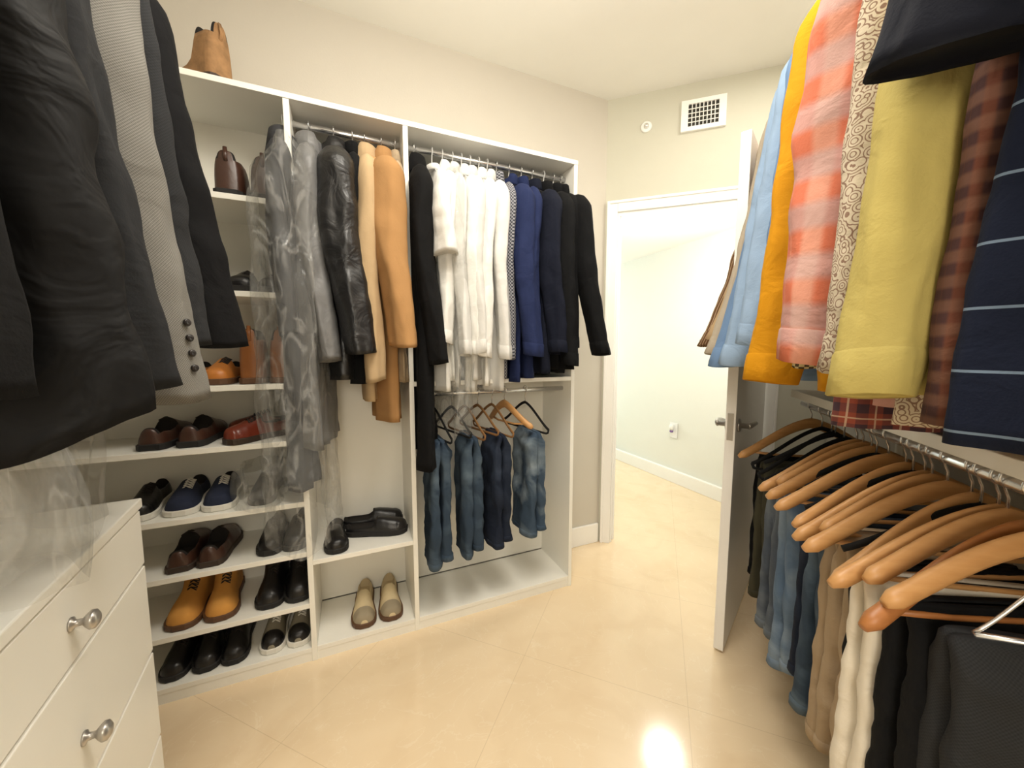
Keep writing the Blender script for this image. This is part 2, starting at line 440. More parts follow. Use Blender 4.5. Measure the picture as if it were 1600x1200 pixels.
# ---------------------------------------------------------------- shoes
WT = [(0, .45), (.04, .66), (.12, .76), (.25, .77), (.42, .76), (.6, .9), (.74, 1.0), (.86, .95), (.94, .80), (.98, .56), (1, .30)]
HT = {'low': [(0, .062), (.1, .075), (.25, .066), (.40, .072), (.47, .088), (.6, .074), (.75, .060), (.9, .051), (.97, .042), (1, .024)],
      'boot': [(0, .150), (.1, .155), (.3, .152), (.38, .14), (.46, .108), (.6, .084), (.75, .068), (.9, .058), (.97, .046), (1, .026)],
      'tall': [(0, .205), (.1, .210), (.36, .210), (.43, .185), (.5, .13), (.62, .09), (.75, .072), (.9, .062), (.97, .048), (1, .026)],
      'slip': [(0, .03), (.1, .034), (.3, .034), (.42, .04), (.5, .066), (.6, .066), (.75, .058), (.9, .048), (.97, .038), (1, .022)]}
def shoe(name, label, loc, rz, style, mu, msole, Ln=.29, Wd=.098, lace=True, group=None, solez=.022, mlin=None, toecap=None, mlace=None):
    tall = style in ('boot', 'tall')
    e = empty(name, loc, rz, label, 'boot' if tall else ('slipper' if style == 'slip' else 'shoe'), group)
    H = HT[style]; lo, hi = (.04, .36) if tall else ((.05, .45) if style == 'low' else (.03, .5))
    rings = []; NL, NP = 40, 25
    for i in range(NL+1):
        l = i/NL; w = interp(WT, l)*Wd/2; h = interp(H, l); r = []
        sh = 1 if lo < l < hi else 0
        bx = tall*(1-sm(l, .38, .55))
        for j in range(NP):
            a = math.pi*j/(NP-1); c, s = math.cos(a), math.sin(a)
            nar = 1-(.22*(1-bx)+.12*bx)*s*(h > .05)
            y = w*spow(c, .72*(1-bx)+.42*bx)*nar; z = solez*.8+h*abs(s)**(.8*(1-bx)+.5*bx)
            if sh and 6 <= j <= NP-7: z = solez+(.35 if not tall else .55)*h; y *= .9
            curve = -.006*math.sin(l*math.pi)
            xx = Ln*(l-.5)
            if tall and l < .4: xx += .012*min(1, (z/max(h, .01)))*(.5-l)
            r.append(Vector((xx, y+curve, z)))
        rings.append(r)
    mifn = lambda i, j: (1 if (lo-.03 < (i+.5)/NL < hi+.03 and 5 <= j <= NP-7) else (2 if (toecap and (i+.5)/NL > .8) else 0))
    loft('upper', rings, [mu, mlin or M_dark, toecap or mu], e, closed=False, cap0=True, cap1=True, mifn=mifn)
    out = []
    for i in range(25):
        l = i/24; out.append((Ln*(l-.5)*1.03, interp(WT, l)*Wd/2*1.07+.002-.006*math.sin(l*math.pi)))
    for i in range(24, -1, -1):
        l = i/24; out.append((Ln*(l-.5)*1.03, -interp(WT, l)*Wd/2*1.07-.002-.006*math.sin(l*math.pi)))
    rg = [[Vector((x*(1-.02), y*.96, 0)) for x, y in out], [Vector((x, y, .004)) for x, y in out], [Vector((x, y, solez)) for x, y in out], [Vector((x*.98, y*.9, solez+.003)) for x, y in out]]
    loft('sole', rg, msole, e, smooth=False)
    if lace:
        ps = []
        for q in range(5):
            l = .46+.045*q if not tall else .395+.045*q
            h = interp(H, l)+solez*.8; w = .02
            for sg in (1, -1):
                ps.append([(Ln*(l-.5), -sg*w, h-.008), (Ln*(l-.48), 0, h+.004), (Ln*(l+.03-.5), sg*w, interp(H, l+.03)+solez*.8-.008)])
        tubes('laces', ps, .0024, mlace or M_lace, e)
    if tall:
        tube('pull_tab', [(-Ln*.5+.012, 0, H[0][1]*.8), (-Ln*.5-.004, 0, H[0][1]*.95), (-Ln*.5+.004, 0, H[0][1]+.03), (-Ln*.5+.016, 0, H[0][1]*.98)], (.007, .002), mu, e, 8)
    return e

# ================================================================ ROOM
CZ = 3.03
C0 = Vector((-1.12, 2.16)); C1 = Vector((1.63, 2.16)); eB = Vector((.743, -.669)); nB = Vector((.669, .743))
EE = Vector((.70711, .70711)); NN = Vector((.70711, -.70711))
def RP(s, n, z=0): p = EE*s+NN*n; return Vector((p.x, p.y, z))
WN = .93
C2 = Vector(RP(2.70, WN).xy)
C3 = Vector(RP(-1.5, WN).xy); C4 = Vector((-.70, -1.72))
def struct(o): o['kind'] = 'structure'; return o
def slab(name, p, q, z0, z1, th, m):
    d = (q-p); L = d.length; a = math.atan2(d.y, d.x)
    xf = Matrix.Translation((p.x, p.y, 0)) @ Matrix.Rotation(a, 4, 'Z')
    return struct(boxes(name, [(0, L, 0, th, z0, z1)], m, xf=xf))
DH = 2.31
XB = Matrix.Translation((C1.x, C1.y, 0)) @ Matrix.Rotation(math.atan2(eB.y, eB.x), 4, 'Z')
slab('wall_back', C0, C1, 0, CZ, .1, M_wall)
struct(boxes('wall_door', [(0, .08, 0, .12, 0, CZ), (.98, 1.42, 0, .12, 0, CZ), (.08, .98, 0, .12, DH, CZ)], M_wall2, xf=XB))
slab('wall_right', C2, C3, 0, CZ, .1, M_wall)
slab('wall_front', C3, C4, 0, CZ, .1, M_wall)
slab('wall_left', C4, C0, 0, CZ, .1, M_wall)
struct(boxes('floor', [(-1.8, 4.2, -2.6, 5.4, -.1, 0)], M_floor))
cp = [(-1.2, 2.25), (C1.x+.06, 2.25), (C1.x+eB.x*1.42+.06, C1.y+eB.y*1.42+.06), (C2.x+.08, C2.y), (C3.x, C3.y-.06), (C4.x-.06, C4.y-.04)]
nc = len(cp)
struct(mk('ceiling', [(x, y, z) for z in (CZ, CZ+.1) for x, y in cp],
   [tuple(range(nc)), tuple(range(2*nc-1, nc-1, -1))]+[(i, i+nc, (i+1) % nc+nc, (i+1) % nc) for i in range(nc)], M_ceil, smooth=False))
HX = 3.12
slab('wall_hall', Vector((HX, 5.0)), Vector((HX-.03, .7)), 0, 2.7, .1, M_hall)
slab('wall_hall_end', Vector((1.72, 5.0)), Vector((HX, 5.0)), 0, 2.7, .1, M_hall)
slab('wall_hall_side', Vector((1.72, 2.3)), Vector((1.72, 5.0)), 0, 2.7, .1, M_hall)
slab('wall_hall_near', Vector((HX, .8)), Vector((2.68, 1.3)), 0, 2.7, .1, M_hall)
hp = [(1.76, 2.27), (1.72, 5.0), (3.12, 5.0), (3.10, .8), (2.66, 1.36)]
struct(mk('ceiling_hall', [(x, y, z) for z in (2.44, 2.7) for x, y in hp], [(0, 1, 2, 3, 4), (9, 8, 7, 6, 5)]+[(i, i+5, (i+1) % 5+5, (i+1) % 5) for i in range(5)], M_ceil, smooth=False))
struct(boxes('baseboard_hall', [(HX-.05, HX-.012, 1.0, 4.98, 0, .13)], M_trim, bevel=.004))
struct(boxes('baseboard_back', [(1.175, 1.615, 2.142, 2.16, 0, .14)], M_trim, bevel=.004))
struct(boxes('baseboard_door', [(1.07, 1.36, -.016, 0, 0, .14)], M_trim, xf=XB, bevel=.004))
XR = Matrix.Translation(RP(0, WN)) @ Matrix.Rotation(math.radians(45), 4, 'Z')
struct(boxes('baseboard_right', [(-1.4, 2.66, 0.0, .016, 0, .14)], M_trim, xf=XR, bevel=.004))
struct(boxes('trim_1', [(.012, .08, -.022, 0, 0, DH+.07), (.08, .98, -.022, 0, DH, DH+.07), (.98, 1.055, -.022, 0, 0, DH+.07),
    (.012, .03, -.03, -.022, 0, DH+.07), (.03, 1.04, -.03, -.022, DH+.052, DH+.07), (1.04, 1.055, -.03, -.022, 0, DH+.07)], M_trim, xf=XB, bevel=.003))
struct(boxes('trim_2', [(.08, .092, 0, .12, 0, DH), (.968, .98, 0, .12, 0, DH), (.092, .968, 0, .12, DH-.012, DH), (.092, .104, .05, .075, 0, DH-.012), (.956, .968, .05, .075, 0, DH-.012)], M_trim, xf=XB, bevel=.002))
# door leaf
hinge = C1+eB*.966-nB*.03
free = Vector((1.522, 1.10))
da = math.atan2(free.y-hinge.y, free.x-hinge.x)
dr = empty('door_1', (hinge.x, hinge.y, 0), da, 'white door standing open with nickel lever handles', 'door'); struct(dr)
boxes('door_leaf', [(0.0, .90, -.02, .02, .012, 2.285)], M_trim, dr, bevel=.002)
for sg in (1, -1):
    xf = Matrix.Translation((.835, sg*.02, 1.06)) @ Vector((0, sg, 0)).to_track_quat('Z', 'Y').to_matrix().to_4x4()
    lathe('handle_rose', [(.030, 0), (.031, .006), (.026, .010), (.012, .012), (.011, .045)], M_nickel, dr, xf)
    tube('lever_handle', [(.845, sg*.062, 1.06), (.82, sg*.070, 1.064), (.78, sg*.074, 1.066), (.73, sg*.072, 1.06), (.69, sg*.064, 1.050)], lambda t: (.009, .013-.004*t), M_nickel, dr, 10)
boxes('latch_plate', [(.899, .902, -.012, .012, 1.0, 1.12)], M_nickel, dr)
for z in (.25, 1.1, 2.0): tube('hinge', [(-.004, -.024, z), (-.004, -.024, z+.045), (-.004, -.024, z+.09)], .006, M_nickel, dr, 8)
# vent + detector
ra = math.atan2(eB.y, eB.x)
vloc = C1+eB*.572
vent = empty('air_vent', (vloc.x, vloc.y, 2.835), ra, 'white square air vent grille high on cream wall', 'vent')
boxes('frame', [(-.125, .125, -.018, 0, .065, .09), (-.125, .125, -.018, 0, -.09, -.065), (-.125, -.085, -.018, 0, -.065, .065), (.085, .125, -.018, 0, -.065, .065)], M_trim, vent)
boxes('grille', [(-.085+i*.0213-.0022, -.085+i*.0213+.0022, -.015, -.008, -.065, .065) for i in range(1, 8)]+[(-.085, .085, -.014, -.009, -.065+i*.026-.002, -.065+i*.026+.002) for i in range(1, 5)], M_trim, vent)
boxes('duct_back', [(-.085, .085, -.007, -.003, -.065, .065)], M_vent, vent)
dt = empty('alarm_sensor', XB @ Vector((.243, 0, 2.82)), ra, 'small round white sensor mounted on cream wall', 'sensor')
xf = Vector((0, -1, 0)).to_track_quat('Z', 'Y').to_matrix().to_4x4()
lathe('base_plate', [(.034, 0), (.035, .006), (.028, .010)], M_trim, dt, xf); lathe('sensor_dome', [(.016, .009), (.015, .02), (.008, .026), (.002, .027)], M_chrome, dt, xf)
o = empty('wall_outlet', (HX-.022, 2.868, .55), 0, 'white wall outlet plate in the bright hall', 'outlet')
boxes('cover_plate', [(-.006, 0, -.05, .05, -.08, .08)], M_hwhite, o, .002); boxes('socket', [(-.009, -.006, -.017, .017, -.05, -.015)], M_trim, o, .002)
o = empty('air_freshener', (HX-.03, 2.868, .575), 0, 'small plug-in air freshener with purple fluid in outlet', 'air freshener')
M_purple = simple('purple_fluid', (120, 90, 150), .2)
lathe('housing', [(.018, -.02), (.024, 0), (.022, .03), (.012, .04)], M_hwhite, o, Matrix.Translation((-.025, 0, .0))); lathe('bottle', [(.010, -.045), (.018, -.04), (.018, -.022), (.01, -.02)], M_purple, o, Matrix.Translation((-.025, 0, 0)))

# ================================================================ SHELF UNIT
FY, BY = 1.789, 2.135
U = empty('closet_shelf_unit', (0, 0, 0), 0, 'white built-in closet unit with shoe shelves and hanging rods', 'closet shelving')
X = [-1.07, -.19, .265, 1.151]; th = .011; TOP = 2.40
for x in X: boxes('side_panel', [(x-th, x+th, FY, BY, 0, TOP-.022)], M_white, U, .0015)
for a, b in zip(X, X[1:]):
    boxes('back_panel', [(a+th, b-th, BY-.012, BY, .07, TOP-.022)], M_white, U)
    boxes('kick_board', [(a+th, b-th, FY+.004, FY+.02, 0, .042)], M_white, U)
    boxes('shelf', [(a+th, b-th, FY+.002, BY-.012, .042, .064)], M_white, U, .0015)
boxes('top_shelf', [(X[0]-th, X[3]+th, FY-.003, BY, TOP-.022, TOP)], M_white, U, .0015)
SZ = [.274, .514, .742, 1.014, 1.256, 1.626, 1.989]
for z in SZ: boxes('shelf', [(X[0]+th, X[1]-th, FY+.002, BY-.012, z-.022, z)], M_white, U, .0015)
boxes('shelf', [(X[1]+th, X[2]-th, FY+.002, BY-.012, .448, .470)], M_white, U, .0015)
boxes('shelf', [(X[2]+th, X[3]-th, FY+.002, BY-.012, 1.223, 1.245)], M_white, U, .0015)
RY = 1.885; RZ = 2.335
for a, b, z in ((X[1], X[2], RZ), (X[2], X[3], RZ), (X[2], X[3], 1.172)):
    tube('clothes_rod', [(a+th, RY, z), ((a+b)/2, RY, z), (b-th, RY, z)], .0125, M_chrome, U, 16)

# ================================================================ DRESSER
ang = math.radians(6.3)
fd = Vector((-.53, 1.289))
D = empty('dresser', (fd.x, fd.y, 0), ang, 'white dresser with flat drawers and round nickel knobs', 'dresser')
boxes('body', [(-.47, -.02, -.68, 0, 0, .975)], M_white, D, .002)
boxes('worktop', [(-.47, .004, -.69, .006, .975, 1.0)], M_white, D, .003)
for z0, z1 in ((.822, .968), (.568, .814), (.314, .560), (.06, .306)):
    d = boxes('drawer', [(-.02, 0, -.677, -.003, z0, z1)], M_white, D, .002)
    kz = {.822: .894, .568: .663}.get(z0, (z0+z1)/2-.02)
    lathe('knob', [(.013, 0), (.013, .003), (.007, .006), (.006, .016), (.012, .021), (.0175, .027), (.017, .033), (.010, .038), (.002, .039)], M_nickel, d,
          Matrix.Translation((0, -.375, kz)) @ Vector((1, 0, 0)).to_track_quat('Z', 'Y').to_matrix().to_4x4())

# ================================================================ LEFT ROD & GARMENTS
def LP(y, off=.34, z=0):
    xw = -1.12+(2.16-y)*.1107; return Vector((xw+off, y, z))
lr = empty('wall_clothes_rod', LP(1.0, 0.0, 2.42), ang, 'chrome clothes rod fixed on the wall above the dresser', 'clothes rod')
tube('rod', [(.34, -.95, 0), (.34, 0, 0), (.34, .62, 0)], .0125, M_chrome, lr, 16)
for y in (-.9, .6): boxes('bracket', [(0, .34, y-.008, y+.008, -.012, .012)], M_white, lr, .002)
LZ = 2.42
leather = fabric('black_nylon', (15, 15, 16), .72, var=.2, bump=.15, bs=90, crease=.6)
leather2 = fabric('worn_leather', (26, 26, 27), .38, var=.2, bump=.2, bs=90, crease=.5)
char = fabric('charcoal_wool', (38, 39, 41), .95, pattern='weave', c2=(48, 49, 51), p=.006)
greyw = fabric('grey_woven', (140, 138, 132), .95, pattern='weave', c2=(94, 92, 88), p=.005, crease=.2)
slate = fabric('slate_wool', (38, 39, 41), .92)
blackw = fabric('black_wool', (14, 14, 15), .9)
navyblk = fabric('midnight_wool', (15, 15, 17), .9)
G1 = 'jackets hanging above the dresser'
def LG(y, m, name, label, **kw):
    off = kw.pop('off', .34); zt = kw.pop('zt', LZ-.075); W = kw.pop('W', .21)
    hanger('clothes_hanger', LP(y, off, LZ), ang, kw.pop('hs', 'wood'), W*.85, 'wooden hanger on chrome rod holding a jacket', hook=.07, drop=.085, group='jacket hangers above the dresser', bar=False)
    return garment(name, label, 'jacket', LP(y, off, zt), ang, m, W=W, group=G1, **kw)
LG(.50, blackw, 'suit_jacket', 'black jacket tucked beside the padded jacket', W=.20, L=1.10, T=.05, SL=.96, R0=.08, out=.06, seed=6, collar='coat')
LG(.64, leather, 'puffer_jacket', 'bulky black padded jacket with loose wrinkled sleeves', W=.20, L=1.14, T=.085, SL=1.04, R0=.092, out=.10, amp=.026, wr=.010, seed=1, collar='coat', front=-1, lap=True, zt=2.37, fwd=-.02, hemwave=.04)
LG(.79, slate, 'suit_jacket', 'dark slate suit jacket beside black padded jacket', W=.205, L=1.02, T=.055, SL=.97, R0=.078, out=.10, seed=2, collar='coat', front=-1, lap=True, fwd=.02)
LG(.93, greyw, 'blazer', 'grey woven blazer with dark sleeve buttons', W=.215, L=1.05, T=.055, SL=.95, R0=.088, out=.11, seed=3, collar='coat', front=-1, lap=True, cuffbuttons=True, fwd=.0, wr=.005, lobe=.7)
LG(1.07, char, 'suit_jacket', 'charcoal suit jacket between grey blazer and black jacket', W=.22, L=1.02, T=.045, SL=.86, R0=.076, out=.10, seed=4, collar='coat', front=-1, lap=True)
LG(1.19, navyblk, 'suit_jacket', 'black suit jacket at the end of the row', W=.225, L=1.05, T=.05, SL=.88, R0=.082, out=.145, seed=5, collar='coat', front=-1, lap=True, lobe=.7, fwd=.01)
film_bag('garment_bag', 'clear plastic dry-cleaning film hanging below padded jacket', LP(.72, .34, 1.44), ang, .22, .12, .37, 4, 0, .035, .06)
film_bag('garment_bag', 'bunched clear plastic film resting over dresser top', LP(.96, .32, 1.40), ang, .19, .11, .36, 7, 0, .035, .05)

# ================================================================ BACK WALL GARMENTS
HP = -math.pi/2
G2 = 'clothes on the back rod'
def BG(x, m, name, label, cat='shirt', **kw):
    W = kw.pop('W', .185); hs = kw.pop('hs', 'velvet'); dz = kw.pop('dz', 0); tw = kw.pop('tw', R.uniform(-.1, .1))
    hanger('clothes_hanger', (x, RY, RZ), HP, hs, W*.85, {'velvet': 'black slim hanger', 'white': 'white plastic hanger', 'wood': 'light wooden hanger'}[hs]+' on chrome rod holding a garment', hook=.085, drop=.075, group='hangers on the back rod', bar=False)
    return garment(name, label, cat, (x, RY, RZ-.085+dz), HP+tw, m, W=W, group=G2, **kw)
graysh = fabric('grey_satin', (110, 110, 110), .45, crease=.4)
graytr = fabric('grey_flannel', (60, 61, 64), .9)
camel = fabric('camel_wool', (166, 126, 82), .95, crease=.15); tan = fabric('tan_wool', (184, 158, 122), .95, crease=.15); beige = fabric('beige_cotton', (170, 152, 126), .9)
white = fabric('white_cotton', (230, 229, 224), .85, crease=.3); white2 = fabric('white_linen', (214, 213, 209), .88, crease=.3)
gingham = fabric('grey_gingham', (60, 62, 70), .9, pattern='check', c2=(150, 150, 155), p=.008)
navy = fabric('navy_cotton', (32, 42, 78), .85, crease=.4); dkn = fabric('dark_navy_cotton', (20, 24, 38), .88); blk = fabric('black_cotton', (13, 14, 16), .88)
BG(-.215, graytr, 'trouser_suit', 'long grey suit covered with clear plastic film', cat='suit', L=1.45, T=.045, SL=.75, seed=21, W=.17, out=.0, amp=.02, hs='white', collar='coat', tw=0)
BG(-.12, graysh, 'long_coat', 'long silvery grey coat with open front', cat='coat', L=1.26, T=.045, SL=.82, seed=22, out=.05, amp=.026, collar='coat', fwd=.05, R0=.065, flare=.06)
BG(-.025, leather2, 'leather_jacket', 'black leather jacket with glossy wrinkled sleeve', cat='jacket', L=.98, T=.055, SL=.80, seed=23, out=.08, R0=.105, wr=.006, collar='coat', front=-1, lap=True, fwd=.06, tw=.05)
BG(.05, blk, 'jacket', 'black jacket beside tan coats', cat='jacket', L=1.0, T=.03, SL=.76, seed=24, out=.02, R0=.05)
BG(.10, tan, 'overcoat', 'light tan overcoat hanging next to camel coat', cat='coat', L=1.08, T=.038, SL=.93, seed=25, out=.06, R0=.07, collar='coat', front=-1, lap=True, hs='wood', wr=.004)
BG(.17, camel, 'overcoat', 'camel wool overcoat with long full sleeve', cat='coat', L=1.18, T=.05, SL=.80, seed=26, out=.10, R0=.10, collar='coat', front=-1, lap=True, hs='wood', fwd=.04, wr=.004)
BG(.23, beige, 'jacket', 'beige cotton jacket behind a black coat', cat='jacket', L=1.0, T=.02, SL=.7, seed=27, out=.02, R0=.04)
BG(.315, blackw, 'overcoat', 'long black wool overcoat reaching lowest of the row', cat='coat', L=1.32, T=.046, SL=.86, seed=28, out=.06, R0=.07, collar='coat', front=-1, lap=True, fwd=.05, hemdrop=.08, flare=.07)
BG(.40, white, 't_shirt', 'white cotton short-sleeved crew neck t-shirt', cat='t-shirt', L=1.05, T=.032, sleeve='short', SL=.40, seed=29, collar='crew', hs='white', R0=.076, W=.195, out=.04)
xs = [.45, .50, .545, .59, .635, .68]
for i, x in enumerate(xs):
    BG(x, white if i % 2 == 0 else white2, 'dress_shirt', 'white long-sleeved dress shirt on white hanger', L=1.0+.03*(i % 3), T=.026, SL=.80+.03*(i % 3), seed=130+i, out=.01+.025*(i % 2)+R.uniform(0, .02), cuff=True, hs='white', front=-1, R0=.056, fwd=R.uniform(-.04, .04), amp=.02, lobe=1.6, tw=R.uniform(-.12, .12))
BG(.73, gingham, 'dress_shirt', 'dark grey gingham dress shirt', L=1.0, T=.02, SL=.82, seed=36, out=.0, cuff=True, R0=.043)
BG(.80, navy, 'dress_shirt', 'navy blue long-sleeved shirt with buttoned cuff', L=1.02, T=.03, SL=.84, seed=37, out=.07, cuff=True, R0=.08, front=-1, fwd=.03)
BG(.87, navy, 'dress_shirt', 'navy blue shirt behind another navy shirt', L=1.0, T=.025, SL=.8, seed=38, out=.02, cuff=True, R0=.055)
BG(.935, dkn, 'dress_shirt', 'dark navy long-sleeved shirt', L=.98, T=.028, SL=.86, seed=39, out=.04, cuff=True, R0=.072, fwd=.03)
BG(1.005, blk, 'dress_shirt', 'black long-sleeved shirt with buttoned cuff', L=.96, T=.028, SL=.86, seed=40, out=.06, cuff=True, R0=.072, hs='white', fwd=.02)
BG(1.065, blk, 'dress_shirt', 'black shirt near the end of the rod', L=.98, T=.025, SL=.82, seed=41, out=.03, cuff=True, R0=.055)
BG(1.112, blk, 'dress_shirt', 'black shirt at the end of the rod, sleeve swinging out', L=.96, T=.022, SL=.84, seed=42, out=.10, cuff=True, R0=.072, fwd=.09, W=.2, tw=0)
film_bag('garment_bag', 'clear plastic dry-cleaning film over long grey suit', (-.20, RY-.06, RZ-.10), HP+.05, .245, .115, 1.62, 2, .35, .035)
film_bag('garment_bag', 'thin clear plastic film over white shirts', (.47, RY-.02, RZ-.07), HP, .235, .05, 1.26, 5, .35, .014)

G3 = 'jeans on the lower rod'
denim = fabric('blue_denim', (50, 64, 80), .9, pattern='denim', c2=(94, 110, 124), p=.1); denim2 = fabric('dark_denim', (28, 35, 50), .9, pattern='denim', c2=(54, 64, 82)); denim3 = fabric('worn_denim', (58, 74, 92), .9, pattern='denim', c2=(142, 156, 166))
for i, (x, m, st, lb) in enumerate([(.385, denim, 'velvet', 'medium blue denim jeans folded over a hanger'), (.55, denim, 'tan', 'dark faded denim jeans folded over a hanger'), (.70, denim2, 'tan', 'dark indigo jeans folded over a hanger'), (.90, denim3, 'velvet', 'light distressed blue jeans folded over a hanger')]):
    hanger('clothes_hanger', (x, RY, 1.172), HP, st, .20, ('black' if st == 'velvet' else 'brown')+' slim hanger holding folded jeans', hook=.07, drop=.125, group='hangers on the lower rod', tilt=.22)
    trousers('jeans', lb, (x, RY-.05, .95), HP-.02*i, m, W=.12, L=.62-.02*i, T=.054, seed=50+i, group=G3, amp=.010, wr=.010)
for x, st in ((.62, 'tan'), (.775, 'wood'), (.48, 'velvet')):
    hanger('clothes_hanger', (x, RY, 1.172), HP, st, .19, 'empty slim hanger on the lower rod', hook=.07, drop=.11, group='hangers on the lower rod', tilt=.25)

# ================================================================ RIGHT SIDE
A135 = math.radians(135)
RN = .58; RUZ = 2.47; RLZ = 1.16
rs = empty('wall_shelf', (0, 0, 0), 0, 'long white wall shelf with chrome rod below', 'shelf')
XRr = Matrix.Rotation(math.radians(45), 4, 'Z')
boxes('shelf_board', [(-.3, 2.0, -WN, -.55, 1.188, 1.220)], M_white, rs, .002, xf=XRr)
for s in (-.2, .95, 1.97): boxes('bracket', [(s-.008, s+.008, -WN, -.60, RLZ-.012, RLZ+.012), (s-.008, s+.008, -WN, -WN+.02, RLZ-.2, 1.188)], M_white, rs, .002, xf=XRr)
tube('clothes_rod', [RP(-.3, .60, RLZ), RP(1, .60, RLZ), RP(2.0, .60, RLZ)], .0135, M_chrome, rs, 16)
ru = empty('wall_clothes_rod', (0, 0, 0), 0, 'chrome clothes rod with wall brackets holding colourful shirts', 'clothes rod')
tube('rod', [RP(-.3, RN, RUZ), RP(1, RN, RUZ), RP(2.2, RN, RUZ)], .0125, M_chrome, ru, 16)
for s in (-.2, 1.0, 2.15): boxes('bracket', [(s-.008, s+.008, -WN, -RN, RUZ-.012, RUZ+.012)], M_white, ru, .002, xf=XRr)
G4 = 'shirts on the upper rod'
def RG(s, m, name, label, cat='shirt', **kw):
    W = kw.pop('W', .20); hs = kw.pop('hs', 'wood'); zt = kw.pop('zt', RUZ-.085)
    hanger('clothes_hanger', RP(s, RN, RUZ), A135, hs, W*.85, 'hanger on the upper rod holding a shirt', hook=.085, drop=.08, group='hangers on the upper rod', bar=False)
    return garment(name, label, cat, RP(s, RN, zt), A135+kw.pop('tw', 0), m, W=W, group=G4, **kw)
brown = fabric('brown_stripe', (104, 76, 52), .9, pattern='vstripe', c2=(170, 144, 116), p=.012)
beige2 = fabric('stone_cotton', (178, 166, 148), .9); lblue = fabric('light_blue_cotton', (146, 170, 198), .85, crease=.3); lblue2 = fabric('chambray_blue', (110, 138, 174), .85, crease=.3)
mustard = fabric('mustard_cotton', (206, 144, 24), .88); pink = fabric('coral_plaid', (208, 146, 124), .9, pattern='softplaid', c2=(200, 104, 74), c3=(178, 164, 164), p=.10, crease=.3)
paisley = fabric('paisley_cotton', (200, 188, 166), .88, pattern='paisley', c2=(136, 110, 94), p=.018); yellow = fabric('soft_yellow_cotton', (186, 170, 100), .88, crease=.25)
hound = fabric('houndstooth', (70, 58, 40), .9, pattern='check', c2=(186, 168, 120), p=.010); tart = fabric('red_tartan', (158, 84, 68), .9, pattern='plaid', c2=(78, 60, 70), c3=(225, 205, 180), p=.045)
brplaid = fabric('brown_plaid', (100, 60, 46), .9, pattern='softplaid', c2=(60, 44, 48), c3=(124, 90, 74), p=.035)
nstr = fabric('navy_stripe', (18, 25, 44), .85, pattern='hstripe', c2=(110, 128, 148), p=.085); nblk = fabric('black_navy_cotton', (15, 18, 29), .88)
RG(2.05, brown, 'dress_shirt', 'brown striped shirt at the end of the row', L=1.05, T=.03, SL=.94, seed=61, out=.21, cuff=True, R0=.055, wr=.008, W=.165, oexp=1.9)
RG(1.97, tan, 'dress_shirt', 'tan shirt beside brown striped shirt', L=1.02, T=.03, SL=.92, seed=62, out=.18, cuff=True, R0=.055, W=.165, oexp=1.9)
RG(1.89, brown, 'dress_shirt', 'brown striped shirt between tan shirts', L=1.05, T=.03, SL=.97, seed=63, out=.18, cuff=True, R0=.055, tw=.06, W=.17, oexp=1.8)
RG(1.80, beige2, 'dress_shirt', 'stone coloured long-sleeved shirt', L=1.05, T=.03, SL=.97, seed=64, out=.20, cuff=True, R0=.062, W=.175, oexp=1.7)
RG(1.72, beige2, 'dress_shirt', 'stone coloured shirt beside chambray shirt', L=1.05, T=.03, SL=.98, seed=78, out=.16, cuff=True, R0=.062, tw=-.05, W=.18, oexp=1.6)
RG(1.63, lblue2, 'dress_shirt', 'chambray blue long-sleeved cotton shirt', L=1.08, T=.03, SL=.98, seed=65, out=.17, cuff=True, R0=.066, W=.185, oexp=1.5)
RG(1.54, lblue, 'dress_shirt', 'light blue long-sleeved dress shirt', L=1.08, T=.03, SL=.98, seed=66, out=.15, cuff=True, R0=.07, fwd=-.02, W=.19, oexp=1.5)
RG(1.45, lblue, 'dress_shirt', 'light blue dress shirt beside similar one', L=1.08, T=.03, SL=.96, seed=79, out=.11, cuff=True, R0=.066, tw=.05)
RG(1.37, lblue2, 'dress_shirt', 'mid blue long-sleeved shirt next to mustard shirt', L=1.08, T=.03, SL=.96, seed=67, out=.08, cuff=True, R0=.062)
RG(1.25, mustard, 'dress_shirt', 'mustard yellow long-sleeved shirt', L=1.10, T=.035, SL=1.03, seed=68, out=.105, cuff=True, R0=.074)
RG(1.16, hound, 'dress_shirt', 'brown and cream houndstooth shirt', L=1.13, T=.03, SL=1.02, seed=69, out=.08, cuff=True, R0=.045, W=.155)
RG(1.06, tart, 'dress_shirt', 'red tartan flannel shirt', L=1.16, T=.035, SL=.7, seed=70, out=.0, cuff=True, R0=.045, flare=.03, W=.18)
RG(.97, pink, 'dress_shirt', 'coral and grey plaid shirt with long sleeve', L=1.10, T=.05, SL=.98, seed=71, out=.08, cuff=True, R0=.098, fwd=-.01)
RG(.875, paisley, 'dress_shirt', 'cream paisley print shirt', L=1.12, T=.03, SL=1.0, seed=72, out=.065, cuff=True, R0=.056)
RG(.795, yellow, 'dress_shirt', 'soft yellow long-sleeved shirt', L=1.06, T=.03, SL=1.03, seed=73, out=.075, cuff=True, R0=.060, W=.19, lobe=1.6)
RG(.745, brplaid, 'dress_shirt', 'muted brown plaid shirt', L=1.10, T=.035, sleeve='short', SL=.3, seed=74, out=-.04, R0=.05, W=.20, amp=.022)
RG(.685, nstr, 'polo_shirt', 'navy polo shirt with thin pale stripes', L=1.12, T=.045, sleeve='short', SL=.555, seed=75, out=.055, R0=.068, W=.20, amp=.024, mslv=nblk, wr=.007, lobe=1.1)
RG(.60, nblk, 'polo_shirt', 'dark navy short-sleeved shirt beside striped polo', L=1.14, T=.05, sleeve='short', SL=.52, seed=76, out=.03, R0=.066, W=.17, amp=.02, wr=.007, lobe=1.1)
